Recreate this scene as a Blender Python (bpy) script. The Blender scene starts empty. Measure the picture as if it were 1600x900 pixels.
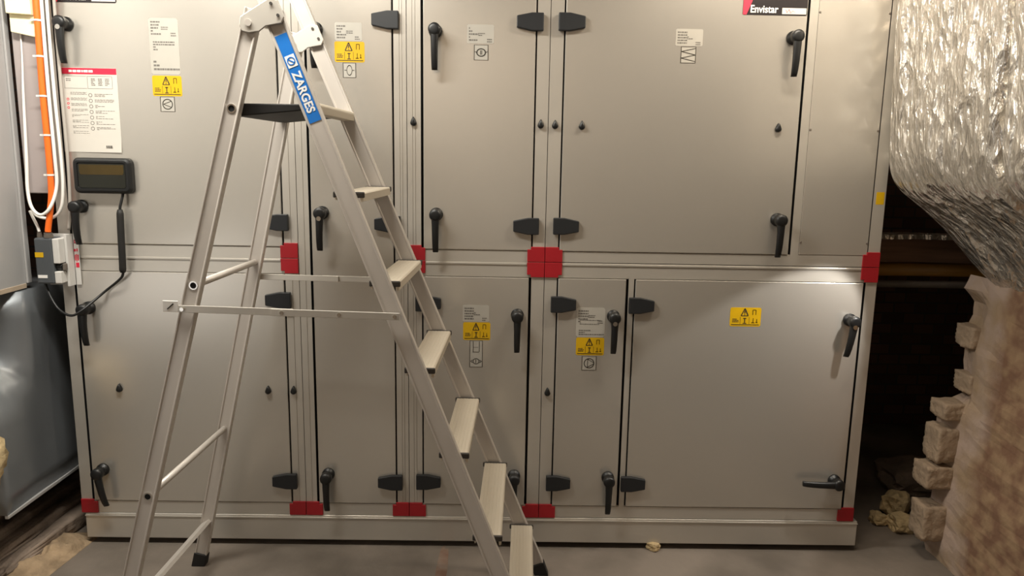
import bpy, bmesh, math, random
from mathutils import Vector, Matrix, noise

random.seed(7)
C = bpy.context.scene.collection
PI = math.pi
K = 1.0505e-3                      # drawing millimetres of the cabinet front to metres


def q(v):
    return v * K


# ------------------------------------------------------------------ materials
def lin(c):
    return tuple(((v / 255) / 12.92 if v / 255 <= .04045 else ((v / 255 + .055) / 1.055) ** 2.4) for v in c) + (1.,)


def mat(name, col, rough=.5, metal=0., spec=.5, var=0., vscale=3., bump=0., bscale=40., stretch=(1, 1, 1),
        rvar=0., col2=None, coat=0., detail=4.):
    m = bpy.data.materials.new(name)
    m.use_nodes = True
    nt = m.node_tree
    b = nt.nodes['Principled BSDF']
    b.inputs['Base Color'].default_value = lin(col)
    b.inputs['Roughness'].default_value = rough
    b.inputs['Metallic'].default_value = metal
    b.inputs['Specular IOR Level'].default_value = spec
    b.inputs['Coat Weight'].default_value = coat
    tc = nt.nodes.new('ShaderNodeTexCoord')
    mp = nt.nodes.new('ShaderNodeMapping')
    mp.inputs['Scale'].default_value = stretch
    nt.links.new(tc.outputs['Object'], mp.inputs['Vector'])
    if var or rvar:
        n = nt.nodes.new('ShaderNodeTexNoise')
        n.inputs['Scale'].default_value = vscale
        n.inputs['Detail'].default_value = detail
        nt.links.new(mp.outputs['Vector'], n.inputs['Vector'])
        if var:
            r = nt.nodes.new('ShaderNodeValToRGB')
            a = lin(col)
            k = lin(col2) if col2 else tuple(v * (1 - var) for v in a[:3]) + (1.,)
            r.color_ramp.elements[0].position = .36
            r.color_ramp.elements[1].position = .64
            r.color_ramp.elements[0].color = k
            r.color_ramp.elements[1].color = a
            nt.links.new(n.outputs['Fac'], r.inputs['Fac'])
            nt.links.new(r.outputs['Color'], b.inputs['Base Color'])
        if rvar:
            mr = nt.nodes.new('ShaderNodeMapRange')
            mr.inputs['To Min'].default_value = rough - rvar
            mr.inputs['To Max'].default_value = rough + rvar
            nt.links.new(n.outputs['Fac'], mr.inputs['Value'])
            nt.links.new(mr.outputs['Result'], b.inputs['Roughness'])
    if bump:
        n2 = nt.nodes.new('ShaderNodeTexNoise')
        n2.inputs['Scale'].default_value = bscale
        n2.inputs['Detail'].default_value = 6
        nt.links.new(mp.outputs['Vector'], n2.inputs['Vector'])
        bp = nt.nodes.new('ShaderNodeBump')
        bp.inputs['Strength'].default_value = bump
        bp.inputs['Distance'].default_value = .02
        nt.links.new(n2.outputs['Fac'], bp.inputs['Height'])
        nt.links.new(bp.outputs['Normal'], b.inputs['Normal'])
    return m


M = {}
M['panel'] = mat('coated_steel', (201, 196, 187), .25, .6, .5, var=.04, vscale=1.2, rvar=.03)
M['frame'] = mat('frame_profile', (198, 193, 184), .32, .5, .5, var=.04, vscale=6)
M['gasket'] = mat('black_gasket', (14, 14, 14), .7)
M['plastic'] = mat('black_plastic', (20, 21, 22), .42, var=.2, vscale=9)
M['hinge'] = mat('hinge_plastic', (28, 30, 33), .5, var=.12, vscale=8)
M['red'] = mat('red_corner_plastic', (158, 24, 34), .42, var=.12, vscale=9)
M['alu'] = mat('ladder_aluminium', (198, 191, 183), .4, .2, .5, var=.06, vscale=14, stretch=(1, 1, .2), rvar=.06)
M['alu_bright'] = mat('ladder_edge_aluminium', (204, 199, 190), .36, .3, .5, var=.05, vscale=9)
M['tread'] = mat('ladder_tread_aluminium', (190, 180, 163), .5, .15, .5, var=.05, vscale=5)
M['rubber'] = mat('black_rubber', (24, 23, 22), .65, var=.2, vscale=20)
M['rubber_grey'] = mat('dark_grey_rubber', (58, 53, 48), .65, var=.15, vscale=20)
M['blue'] = mat('blue_label', (12, 112, 198), .4, var=.05, vscale=20)
M['white'] = mat('white_print', (236, 234, 230), .5, var=.03, vscale=10)
M['yellow'] = mat('yellow_label', (208, 166, 10), .4, var=.06, vscale=20)
M['ink'] = mat('black_ink', (40, 34, 22), .6, var=.1, vscale=20)
M['greyink'] = mat('grey_ink', (104, 100, 94), .6, var=.1, vscale=20)
M['label'] = mat('pale_film_label', (176, 172, 163), .4, .1, var=.03, vscale=20)
M['paper'] = mat('white_paper', (204, 199, 190), .6, var=.04, vscale=6)
M['redink'] = mat('red_ink', (214, 36, 66), .5, var=.05, vscale=10)
M['plate_black'] = mat('black_name_plate', (30, 24, 26), .35, var=.1, vscale=10)
M['screen'] = mat('terminal_screen', (32, 33, 26), .12, var=.15, vscale=6)
M['amber'] = mat('amber_brown', (66, 52, 18), .25, var=.2, vscale=12)
M['galv'] = mat('galvanised_sheet', (186, 185, 184), .4, .2, .5, var=.1, vscale=3, rvar=.05)
M['galv_dark'] = mat('dull_galvanised_sheet', (148, 153, 158), .3, .6, .5, var=.15, vscale=2.4, rvar=.05)
M['tray'] = mat('grey_lacquered_steel', (176, 166, 164), .45, .2, var=.05, vscale=4)
M['tape'] = mat('beige_tape', (186, 168, 146), .6, var=.15, vscale=12)
M['card'] = mat('cream_cardboard', (246, 238, 200), .7, var=.05, vscale=8)
M['orange'] = mat('orange_cable_jacket', (246, 112, 30), .5, var=.06, vscale=10)
M['whitecable'] = mat('white_cable_jacket', (236, 234, 228), .45, var=.05, vscale=10)
M['greycable'] = mat('grey_cable_jacket', (172, 166, 158), .5, var=.06, vscale=10)
M['isolator'] = mat('dark_grey_enclosure', (76, 80, 84), .45, var=.08, vscale=8)
M['isolator_light'] = mat('light_grey_enclosure', (206, 204, 200), .5, var=.05, vscale=8)
M['chrome'] = mat('chrome', (225, 222, 215), .18, 1., var=.05, vscale=9)
M['hole'] = mat('bore_shade_black', (12, 11, 10), .8)
M['concrete'] = mat('floor_concrete', (126, 116, 106), .72, var=.3, vscale=2.2, col2=(92, 84, 75), bump=.15, bscale=30)
M['rust'] = mat('rust_stain', (112, 84, 68), .8, var=.4, vscale=14, col2=(128, 112, 99))
M['mortar'] = mat('crumbled_mortar', (176, 152, 122), .9, var=.4, vscale=14, bump=.6, bscale=40)
M['slab'] = mat('dark_rough_stone', (142, 126, 112), .85, var=.4, vscale=8, bump=.6, bscale=22)
M['brick'] = mat('pale_dusty_brick', (166, 145, 122), .85, var=.25, vscale=9, bump=.5, bscale=40)
M['stone'] = mat('beige_rubble_stone', (206, 182, 138), .85, var=.3, vscale=12, bump=.5, bscale=40)
M['timber'] = mat('brown_timber', (112, 84, 64), .8, var=.35, vscale=10, stretch=(.3, 1, 4))
M['lacquer'] = mat('yellow_brown_lacquer', (164, 120, 48), .45, var=.25, vscale=10, stretch=(.3, 1, 3))
M['pipe_grey'] = mat('grey_pipe', (104, 96, 88), .5, var=.2, vscale=9)
M['ceiling'] = mat('ceiling_plaster', (206, 190, 165), .9, var=.15, vscale=2)
M['roomwall'] = mat('old_plaster', (176, 158, 136), .9, var=.25, vscale=1.5, bump=.3, bscale=12)


def brick_mat():
    m = mat('dark_old_brick', (92, 70, 58), .9)
    nt = m.node_tree
    b = nt.nodes['Principled BSDF']
    tc = nt.nodes['Texture Coordinate']
    sw = nt.nodes.new('ShaderNodeMapping')
    sw.inputs['Rotation'].default_value = (PI / 2, 0, 0)
    br = nt.nodes.new('ShaderNodeTexBrick')
    br.inputs['Color1'].default_value = lin((104, 76, 62))
    br.inputs['Color2'].default_value = lin((78, 60, 52))
    br.inputs['Mortar'].default_value = lin((70, 64, 58))
    br.inputs['Scale'].default_value = 4.
    nt.links.new(tc.outputs['Object'], sw.inputs['Vector'])
    nt.links.new(sw.outputs['Vector'], br.inputs['Vector'])
    nt.links.new(br.outputs['Color'], b.inputs['Base Color'])
    return m


M['brickwall'] = brick_mat()


def foil_mat():
    m = mat('aluminium_foil', (242, 238, 230), .2, .86)
    nt = m.node_tree
    b = nt.nodes['Principled BSDF']
    tc = nt.nodes['Texture Coordinate']
    last = None
    for sc, st, dist, kind in ((11., (1, 1.9, .7), .022, 'N'), (48., (1, 1.6, .45), .006, 'N'), (26., (1, 1.6, .55), .010, 'V')):
        mp = nt.nodes.new('ShaderNodeMapping')
        mp.inputs['Scale'].default_value = st
        nt.links.new(tc.outputs['Object'], mp.inputs['Vector'])
        if kind == 'N':
            n = nt.nodes.new('ShaderNodeTexNoise')
            n.inputs['Detail'].default_value = 3
            n.inputs['Distortion'].default_value = .8
            out = 'Fac'
        else:
            n = nt.nodes.new('ShaderNodeTexVoronoi')
            n.feature = 'F1'
            out = 'Distance'
        n.inputs['Scale'].default_value = sc
        nt.links.new(mp.outputs['Vector'], n.inputs['Vector'])
        bp = nt.nodes.new('ShaderNodeBump')
        bp.inputs['Strength'].default_value = 1.
        bp.inputs['Distance'].default_value = dist
        nt.links.new(n.outputs[out], bp.inputs['Height'])
        if last:
            nt.links.new(last.outputs['Normal'], bp.inputs['Normal'])
        last = bp
    nt.links.new(last.outputs['Normal'], b.inputs['Normal'])
    return m


M['foil'] = foil_mat()


def rough_wall_mat():
    m = mat('plaster_and_bare_stone', (182, 164, 142), .9, bump=.3, bscale=22)
    nt = m.node_tree
    b = nt.nodes['Principled BSDF']
    tc = nt.nodes['Texture Coordinate']
    sep = nt.nodes.new('ShaderNodeSeparateXYZ')
    nt.links.new(tc.outputs['Object'], sep.inputs['Vector'])
    n = nt.nodes.new('ShaderNodeTexNoise')
    n.inputs['Scale'].default_value = 7
    n.inputs['Detail'].default_value = 5
    nt.links.new(tc.outputs['Object'], n.inputs['Vector'])
    ma = nt.nodes.new('ShaderNodeMath')
    ma.operation = 'MULTIPLY_ADD'
    ma.inputs[1].default_value = .16
    nt.links.new(n.outputs['Fac'], ma.inputs[0])
    nt.links.new(sep.outputs['Y'], ma.inputs[2])
    mr = nt.nodes.new('ShaderNodeMapRange')
    mr.inputs['From Min'].default_value = -.16
    mr.inputs['From Max'].default_value = -.09
    mr.clamp = True
    nt.links.new(ma.outputs[0], mr.inputs['Value'])
    n2 = nt.nodes.new('ShaderNodeTexNoise')
    n2.inputs['Scale'].default_value = 16
    nt.links.new(tc.outputs['Object'], n2.inputs['Vector'])
    r1 = nt.nodes.new('ShaderNodeValToRGB')
    r1.color_ramp.elements[0].position = .38
    r1.color_ramp.elements[0].color = lin((124, 94, 74))
    r1.color_ramp.elements[1].position = .62
    r1.color_ramp.elements[1].color = lin((152, 126, 98))
    nt.links.new(n2.outputs['Fac'], r1.inputs['Fac'])
    r2 = nt.nodes.new('ShaderNodeValToRGB')
    r2.color_ramp.elements[0].position = .35
    r2.color_ramp.elements[0].color = lin((158, 136, 110))
    r2.color_ramp.elements[1].position = .6
    r2.color_ramp.elements[1].color = lin((172, 152, 138))
    nt.links.new(n.outputs['Fac'], r2.inputs['Fac'])
    mx = nt.nodes.new('ShaderNodeMix')
    mx.data_type = 'RGBA'
    nt.links.new(mr.outputs['Result'], mx.inputs['Factor'])
    nt.links.new(r1.outputs['Color'], mx.inputs['A'])
    nt.links.new(r2.outputs['Color'], mx.inputs['B'])
    nt.links.new(mx.outputs['Result'], b.inputs['Base Color'])
    return m


M['rough_wall'] = rough_wall_mat()


# ------------------------------------------------------------------ mesh helpers
def link(name, bm, mats, parent=None, bevel=0., smooth=False, seg=2):
    me = bpy.data.meshes.new(name)
    bmesh.ops.recalc_face_normals(bm, faces=bm.faces)
    bm.to_mesh(me)
    bm.free()
    for k in (mats if isinstance(mats, (list, tuple)) else [mats]):
        me.materials.append(M[k])
    if smooth:
        for p in me.polygons:
            p.use_smooth = True
    o = bpy.data.objects.new(name, me)
    C.objects.link(o)
    if parent is not None:
        o.parent = parent
    if bevel:
        md = o.modifiers.new('bevel', 'BEVEL')
        md.width = bevel
        md.segments = seg
        md.limit_method = 'ANGLE'
    return o


def empty(name, loc, label, cat, group=None):
    o = bpy.data.objects.new(name, None)
    o.empty_display_size = .05
    C.objects.link(o)
    o.location = loc
    return tag(o, label, cat, group)


def tag(o, label, cat, group=None):
    o['label'] = label
    o['category'] = cat
    if group:
        o['group'] = group
    return o


def struct(o):
    o['kind'] = 'structure'
    return o


def box(bm, x0, x1, y0, y1, z0, z1, mi=0):
    v = [bm.verts.new(p) for p in ((x0, y0, z0), (x1, y0, z0), (x1, y1, z0), (x0, y1, z0),
                                   (x0, y0, z1), (x1, y0, z1), (x1, y1, z1), (x0, y1, z1))]
    for f in ((0, 1, 2, 3), (4, 7, 6, 5), (0, 4, 5, 1), (1, 5, 6, 2), (2, 6, 7, 3), (3, 7, 4, 0)):
        fc = bm.faces.new([v[i] for i in f])
        fc.material_index = mi
    return v


def boxm(*a):
    bm = bmesh.new()
    box(bm, *a)
    return bm


def prism(bm, pts, y0, y1, mi=0):
    """polygon in X-Z pushed along Y"""
    a = [bm.verts.new((x, y0, z)) for x, z in pts]
    b = [bm.verts.new((x, y1, z)) for x, z in pts]
    n = len(pts)
    fs = [bm.faces.new(a), bm.faces.new(b[::-1])]
    for i in range(n):
        fs.append(bm.faces.new((a[i], b[i], b[(i + 1) % n], a[(i + 1) % n])))
    for f in fs:
        f.material_index = mi


def rings(bm, rs, cap=True, mi=0):
    """skin a list of equally long vertex loops"""
    vs = [[bm.verts.new(p) for p in r] for r in rs]
    n = len(vs[0])
    for a, b in zip(vs, vs[1:]):
        for i in range(n):
            bm.faces.new((a[i], a[(i + 1) % n], b[(i + 1) % n], b[i])).material_index = mi
    if cap:
        bm.faces.new(vs[0][::-1]).material_index = mi
        bm.faces.new(vs[-1]).material_index = mi


def frame_of(d, hint):
    d = d.normalized()
    a = hint - d * hint.dot(d)
    a.normalize()
    return d, a, d.cross(a)


def tube(bm, pts, r, n=10, mi=0):
    pts = [Vector(p) for p in pts]
    rs = []
    hint = Vector((.31, .87, .4))
    for i, p in enumerate(pts):
        d = pts[min(i + 1, len(pts) - 1)] - pts[max(i - 1, 0)]
        _, a, b = frame_of(d, hint)
        hint = a
        rr = r[i] if isinstance(r, (list, tuple)) else r
        rs.append([p + rr * (math.cos(t) * a + math.sin(t) * b) for t in [2 * PI * k / n for k in range(n)]])
    rings(bm, rs, True, mi)


def spline(pts, n=8):
    """Catmull-Rom"""
    P = [Vector(p) for p in pts]
    P = [P[0] * 2 - P[1]] + P + [P[-1] * 2 - P[-2]]
    out = []
    for i in range(1, len(P) - 2):
        for k in range(n):
            t = k / n
            a, b, c, d = P[i - 1:i + 3]
            out.append(.5 * ((2 * b) + (c - a) * t + (2 * a - 5 * b + 4 * c - d) * t * t + (3 * b - a - 3 * c + d) * t ** 3))
    out.append(P[-2])
    return out


def beam(bm, p0, p1, across, w, t, mi=0):
    """bar from p0 to p1: w wide along `across`, t thick on the third axis"""
    p0, p1 = Vector(p0), Vector(p1)
    d, a, b = frame_of(p1 - p0, Vector(across))
    rs = []
    for p in (p0, p1):
        rs.append([p + a * sx * w / 2 + b * sy * t / 2 for sx, sy in ((-1, -1), (1, -1), (1, 1), (-1, 1))])
    rings(bm, rs, True, mi)


def cyl(bm, p0, p1, r0, r1=None, n=20, mi=0):
    tube(bm, [p0, p1], [r0, r0 if r1 is None else r1], n, mi)


def text_bm(s, size, bold=0.):
    cu = bpy.data.curves.new('lettering', 'FONT')
    cu.body = s
    cu.size = size
    cu.extrude = .0002
    cu.offset = bold
    cu.align_x = 'LEFT'
    o = bpy.data.objects.new('lettering', cu)
    C.objects.link(o)
    bpy.context.view_layer.update()
    me = bpy.data.meshes.new_from_object(o.evaluated_get(bpy.context.evaluated_depsgraph_get()))
    bm = bmesh.new()
    bm.from_mesh(me)
    bpy.data.objects.remove(o)
    bpy.data.curves.remove(cu)
    bpy.data.meshes.remove(me)
    return bm


def fit_text(bm, origin, ux, uz, w, h):
    """lay a text mesh into the rectangle origin + [0,w] ux + [0,h] uz"""
    xs = [v.co.x for v in bm.verts]
    ys = [v.co.y for v in bm.verts]
    x0, x1, y0, y1 = min(xs), max(xs), min(ys), max(ys)
    ux, uz, origin = Vector(ux), Vector(uz), Vector(origin)
    nn = ux.cross(uz)
    for v in bm.verts:
        a, b, c = (v.co.x - x0) / (x1 - x0) * w, (v.co.y - y0) / (y1 - y0) * h, v.co.z
        v.co = origin + ux * a + uz * b + nn * c


def ob_at(o, loc):
    o.location = loc
    return o


# ------------------------------------------------------------------ room
FLOOR_Y0, FLOOR_Y1 = -4.6, 1.7
bm = bmesh.new()
box(bm, -3.2, 3.2, FLOOR_Y0, FLOOR_Y1, -.1, 0)
struct(link('floor', bm, 'concrete'))
bm = bmesh.new()
box(bm, -3.2, 3.2, 1.5, 1.7, 0, 2.9)
struct(link('wall_back', bm, 'brickwall'))
bm = bmesh.new()
box(bm, -3.2, 3.2, FLOOR_Y0 - .2, FLOOR_Y0, 0, 2.9)
struct(link('wall_front', bm, 'roomwall'))
bm = bmesh.new()
box(bm, -3.4, -3.2, FLOOR_Y0 - .2, 1.7, 0, 2.9)
struct(link('wall_left', bm, 'roomwall'))
bm = bmesh.new()
box(bm, 3.2, 3.4, FLOOR_Y0 - .2, 1.7, 0, 2.9)
struct(link('wall_far_right', bm, 'roomwall'))
bm = bmesh.new()
box(bm, -3.4, 3.4, FLOOR_Y0 - .2, 1.7, 2.9, 3.05)
struct(link('ceiling', bm, 'ceiling'))

# the stub of wall at the right: broken end near the cabinets, plaster, then bare stone towards the viewer
RAG = [(1.80, 1.14), (1.775, 1.08), (1.825, 1.05), (1.828, .97), (1.81, .95), (1.805, .86), (1.81, .78), (1.81, .70),
       (1.825, .66), (1.735, .64), (1.728, .56), (1.735, .48), (1.738, .40), (1.75, .30), (1.745, .2), (1.74, .06), (1.75, 0)]
bm = bmesh.new()
secs = []
NZ = 44
for y, k in ((.02, 1), (0, 1), (-.03, .8), (-.06, .5), (-.1, .15), (-.16, 0), (-.24, 0), (-.34, 0), (-.5, 0), (-.75, 0), (-1.1, 0), (-1.5, 0)):
    ring = []
    for j in range(NZ + 1):
        z = 1.14 * (1 - j / NZ)
        for (xa, za), (xb, zb) in zip(RAG, RAG[1:]):
            if zb <= z <= za:
                xr = xa + (xb - xa) * ((za - z) / max(1e-6, za - zb))
                break
        xs = 1.745 + .05 * z / 1.14 + .03 * min(1, max(0, -y - .1))
        x = xr * k + xs * (1 - k)
        nz = noise.noise(Vector((y * 9, z * 9, 2.3))) * .012 + noise.noise(Vector((y * 26, z * 26, 7.3))) * .006
        ring.append((x + nz, y, z))
    ring.append((2.5, y, 0))
    ring.append((2.5, y, .22))
    secs.append(ring)
rings(bm, secs)
wr = struct(link('wall_right', bm, 'rough_wall'))


def rock(seed, sx, sy, sz, amp=.12, sub=3, blocky=.55):
    b = bmesh.new()
    bmesh.ops.create_icosphere(b, subdivisions=sub, radius=1)
    for v in b.verts:
        c = v.co.normalized()
        m_ = max(abs(c.x), abs(c.y), abs(c.z))
        c = c * ((1 - blocky) + blocky / m_)
        c *= 1 + amp * noise.noise(c * 1.6 + Vector((seed * 3.1, seed, 0))) + amp * .4 * noise.noise(c * 5 + Vector((seed, 0, 4)))
        v.co = Vector((c.x * sx, c.y * sy, c.z * sz))
    return b


for i, (x0, x1, z0, z1) in enumerate(((1.762, 1.86, .866, .953), (1.777, 1.87, .69, .765), (1.694, 1.82, .585, .652),
                                      (1.684, 1.77, .41, .555), (1.656, 1.77, .305, .398), (1.664, 1.77, .085, .232))):
    o = link('brick', rock(i + 2, (x1 - x0) / 2, .055, (z1 - z0) / 2, .07, 4, .86), 'brick', wr, smooth=True)
    o.location = ((x0 + x1) / 2, -.03, (z0 + z1) / 2)

# ------------------------------------------------------------------ air handling cabinets
Y_DOOR = -.004


def holed_front(x0, x1, z0, z1, holes, depth):
    """closed box whose front (y = 0) sinks by `r` inside every hole (xa, xb, za, zb, r, material)"""
    xs = sorted({x0, x1, *[h[0] for h in holes], *[h[1] for h in holes]})
    zs = sorted({z0, z1, *[h[2] for h in holes], *[h[3] for h in holes]})
    nx, nz = len(xs) - 1, len(zs) - 1

    def cell(i, j):
        cx, cz = (xs[i] + xs[i + 1]) / 2, (zs[j] + zs[j + 1]) / 2
        r, m_ = 0., 0
        for h in holes:
            if h[0] < cx < h[1] and h[2] < cz < h[3] and h[4] > r:
                r, m_ = h[4], h[5]
        return r, m_
    bm = bmesh.new()

    def quad(*p, mi=0):
        f = bm.faces.new([bm.verts.new(c) for c in p])
        f.material_index = mi
    for i in range(nx):
        for j in range(nz):
            r, m_ = cell(i, j)
            xa, xb, za, zb = xs[i], xs[i + 1], zs[j], zs[j + 1]
            quad((xa, r, za), (xb, r, za), (xb, r, zb), (xa, r, zb), mi=m_)
            quad((xa, depth, za), (xa, depth, zb), (xb, depth, zb), (xb, depth, za))
            if i + 1 < nx:
                s, n_ = cell(i + 1, j)
                if s != r:
                    quad((xb, r, za), (xb, s, za), (xb, s, zb), (xb, r, zb), mi=max(m_, n_))
            if j + 1 < nz:
                s, n_ = cell(i, j + 1)
                if s != r:
                    quad((xa, r, zb), (xb, r, zb), (xb, s, zb), (xa, s, zb), mi=max(m_, n_))
            if i == 0:
                quad((xa, r, za), (xa, depth, za), (xa, depth, zb), (xa, r, zb))
            if i == nx - 1:
                quad((xb, r, za), (xb, depth, za), (xb, depth, zb), (xb, r, zb))
            if j == 0:
                quad((xa, r, za), (xb, r, za), (xb, depth, za), (xa, depth, za))
            if j == nz - 1:
                quad((xa, r, zb), (xb, r, zb), (xb, depth, zb), (xa, depth, zb))
    bmesh.ops.remove_doubles(bm, verts=bm.verts, dist=1e-5)
    return bm


def cabinet(label, X0, X1, Z0, Z1, doors, panels=(), grooves=()):
    """doors: (xl, xr, zb, zt, hinge side or None), drawing millimetres; returns the Empty and the door objects"""
    t = empty('air_handling_unit', (q((X0 + X1) / 2), 0, q(Z0)), label, 'air handling unit', 'air handling unit sections')
    ox, oz = t.location.x, t.location.z
    holes, dl = [], []
    for xl, xr, zb, zt, hs in list(doors) + [p + (None,) for p in panels]:
        gl = gr = .0028
        if hs == 'L':
            gr = .0048
        if hs == 'R':
            gl = .0048
        if hs is None:
            gl, gr = .0004, .0014
        gz = .0026 if hs else .0004
        a, b, c, d = q(xl) - ox, q(xr) - ox, q(zb) - oz, q(zt) - oz
        holes.append((a - gl, b + gr, c, d, .028, 1))
        holes.append((a - gl, b + gr, c - gz, c, .007, 0))
        holes.append((a - gl, b + gr, d, d + gz, .007, 0))
        dl.append((a + gl, b - gr, c + .0004, d - .0004, hs))
    for xl, xr, zb, zt in grooves:
        holes.append((q(xl) - ox, q(xr) - ox, q(zb) - oz, q(zt) - oz, .0025, 0))
    e = .0012
    link('casing', holed_front(q(X0) + e - ox, q(X1) - e - ox, q(Z0) + e - oz, q(Z1) - e - oz, holes, .95), ['frame', 'gasket'], t)
    out = []
    for a, b, c, d, hs in dl:
        o = link('door' if hs else 'fixed_panel', boxm(a, b, Y_DOOR if hs else -.0012, .026, c, d), 'panel', t, bevel=.0022)
        out.append(o)
    return t, out


def handle(t, x, z, ang=0., lock=False, key=False):
    """black lever handle at drawing position x, z; ang turns the lever clockwise from hanging straight down"""
    bm = bmesh.new()
    prof = [(0, .0245), (-.010, .0245), (-.012, .0185), (-.032, .0185), (-.035, .0225), (-.055, .0222), (-.060, .019), (-.062, .011)]
    rings(bm, [[(r * math.cos(a), y, r * math.sin(a)) for a in [2 * PI * k / 20 for k in range(20)]] for y, r in prof])
    h = link('handle', bm, 'plastic', t, smooth=True)
    h.location = (q(x) - t.location.x, Y_DOOR, q(z) - t.location.z)
    h.rotation_euler = (0, ang, 0)
    bm = bmesh.new()
    rs = []
    for s, w, y, th in ((-.020, .020, -.047, .016), (-.012, .026, -.047, .020), (.0, .0285, -.048, .022), (.022, .027, -.049, .0205), (.05, .0245, -.050, .018),
                        (.08, .0235, -.049, .016), (.105, .0225, -.046, .0145), (.125, .0215, -.042, .013), (.138, .020, -.037, .012)):
        rs.append([(w / 2 * cx, y + th / 2 * cy, -s) for cx, cy in ((-.6, -1), (.6, -1), (1, -.5), (1, .5), (.6, 1), (-.6, 1), (-1, .5), (-1, -.5))])
    rings(bm, rs)
    link('lever', bm, 'plastic', h, smooth=True)
    if lock:
        bm = bmesh.new()
        cyl(bm, (0, -.055, -.018), (0, -.0625, -.018), .0085)
        o = link('lock_cylinder', bm, 'chrome', h)
        o['label'] = 'chrome lock cylinder'
    return h


def hinge(t, x, z, side):
    """tapered black hinge; x is the drawing position of the gap it bridges, side says where the frame lies"""
    s = 1 if side == 'R' else -1
    pts = [(s * .024, .031), (s * .024, -.031), (s * -.018, -.031), (s * -.072, -.020), (s * -.072, .020), (s * -.018, .031)]
    if s < 0:
        pts = pts[::-1]
    bm = bmesh.new()
    prism(bm, pts, -.017, 0)
    o = link('hinge', bm, 'hinge', t, bevel=.003)
    o.location = (q(x) - t.location.x, Y_DOOR - .0002, q(z) - t.location.z)
    return o


def plug(t, x, z):
    bm = bmesh.new()
    n = 16
    rs = []
    for y, k in ((0, 1.), (-.008, 1.), (-.013, .8), (-.015, .4)):
        r = []
        for i in range(n):
            a = 2 * PI * i / n
            rad = .0115 * k
            px, pz = rad * math.cos(a), rad * math.sin(a)
            if pz > 0:
                px *= 1 - .55 * pz / rad
                pz *= 1.9
            r.append((px, y, pz))
        rs.append(r)
    rings(bm, rs)
    o = link('test_plug', bm, 'plastic', t, smooth=True)
    o.location = (q(x) - t.location.x, Y_DOOR if True else 0, q(z) - t.location.z)
    return o


def corner(t, x, z, sx, sz):
    """red cover on a frame corner at drawing x, z, opening towards sx, sz"""
    r = 49
    pts = [(0, 0), (62, 0), (62, 45), (49, 45), (49, 54), (0, 54)]
    pts = [(q(sx * (a + .9)), q(sz * (b + .9))) for a, b in pts]
    if sx * sz < 0:
        pts = pts[::-1]
    bm = bmesh.new()
    prism(bm, pts, -.0062, 0)
    o = link('corner_cover', bm, 'red', t, bevel=.0015)
    o['label'] = 'red plastic corner cover'
    o.location = (q(x) - t.location.x, -.0002, q(z) - t.location.z)
    return o


YS = Y_DOOR - .0001                 # stickers sit here


def flat(bm, x0, x1, z0, z1, y, th=.0004, mi=0):
    box(bm, x0, x1, y - th, y, z0, z1, mi)


def sticker(t, name, x0, x1, z0, z1, m_, label=None, y=YS, th=.0005):
    bm = bmesh.new()
    w, h = q(x1 - x0), q(z1 - z0)
    c = min(w, h) * .06
    prism(bm, [(c, 0), (w - c, 0), (w, c), (w, h - c), (w - c, h), (c, h), (0, h - c), (0, c)], -th, 0)
    o = link(name, bm, m_, t)
    o.location = (q(x0) - t.location.x, y, q(z0) - t.location.z)
    if label:
        o['label'] = label
    return o, w, h


def bars(bm, x0, x1, z0, z1, rows, y, seed=1, fill=.55, word=.009):
    """rows of short strokes, as small print reads from afar"""
    r = random.Random(seed)
    dz = (z1 - z0) / rows
    for k in range(rows):
        x = x0
        zc = z1 - (k + .5) * dz
        while x < x1 - .002:
            w = min(r.uniform(.4, 1.3) * word, x1 - x)
            flat(bm, x, x + w, zc - dz * fill / 2, zc + dz * fill / 2, y)
            x += w + word * .22
            if r.random() < .12:
                break


def warning(t, x0, x1, z0, z1, y=YS):
    o, w, h = sticker(t, 'warning_sticker', x0, x1, z0, z1, 'yellow', 'yellow warning sticker', y)
    bm = bmesh.new()
    y0 = -.0006
    cx, zt, zb, hw = w * .47, h * .95, h * .56, w * .115

    def stroke(a, b, tw):
        d = Vector((b[0] - a[0], 0, b[1] - a[1])).normalized() * tw / 2
        nx, nz = -d.z, d.x
        prism(bm, [(a[0] + nx, a[1] + nz), (a[0] - nx, a[1] - nz), (b[0] - nx, b[1] - nz), (b[0] + nx, b[1] + nz)], y0 - .0004, y0)
    tw = w * .03
    stroke((cx - hw, zb), (cx, zt), tw)
    stroke((cx, zt), (cx + hw, zb), tw * 1.2)
    stroke((cx - hw, zb), (cx + hw, zb), tw * .8)
    stroke((cx, zb + h * .12), (cx, zt - h * .12), tw)
    stroke((cx, zb + h * .04), (cx, zb + h * .08), tw)
    link('warning_triangle', bm, 'ink', o)
    bm = bmesh.new()
    bars(bm, w * .08, w * .28, h * .2, h * .42, 3, y0, 3, .5, .006)
    for a in (.33, .62):
        flat(bm, w * a, w * a + .0011, h * .13, h * .5, y0)
    flat(bm, w * .05, w * .95, h * .07, h * .105, y0)
    # plug and hand pictograms of the lower and right fields
    flat(bm, w * .42, w * .54, h * .14, h * .18, y0)
    flat(bm, w * .465, w * .495, h * .18, h * .44, y0)
    flat(bm, w * .43, w * .53, h * .40, h * .445, y0)
    link('small_print', bm, 'ink', o)
    bm = bmesh.new()
    for a, b, c, d in ((.72, .74, .62, .88), (.82, .84, .62, .88), (.74, .82, .86, .89), (.70, .80, .18, .22), (.745, .765, .22, .44), (.84, .90, .2, .24), (.86, .88, .24, .4)):
        flat(bm, w * a, w * b, h * c, h * d, y0)
    link('pictogram', bm, 'amber', o)
    return o


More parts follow.
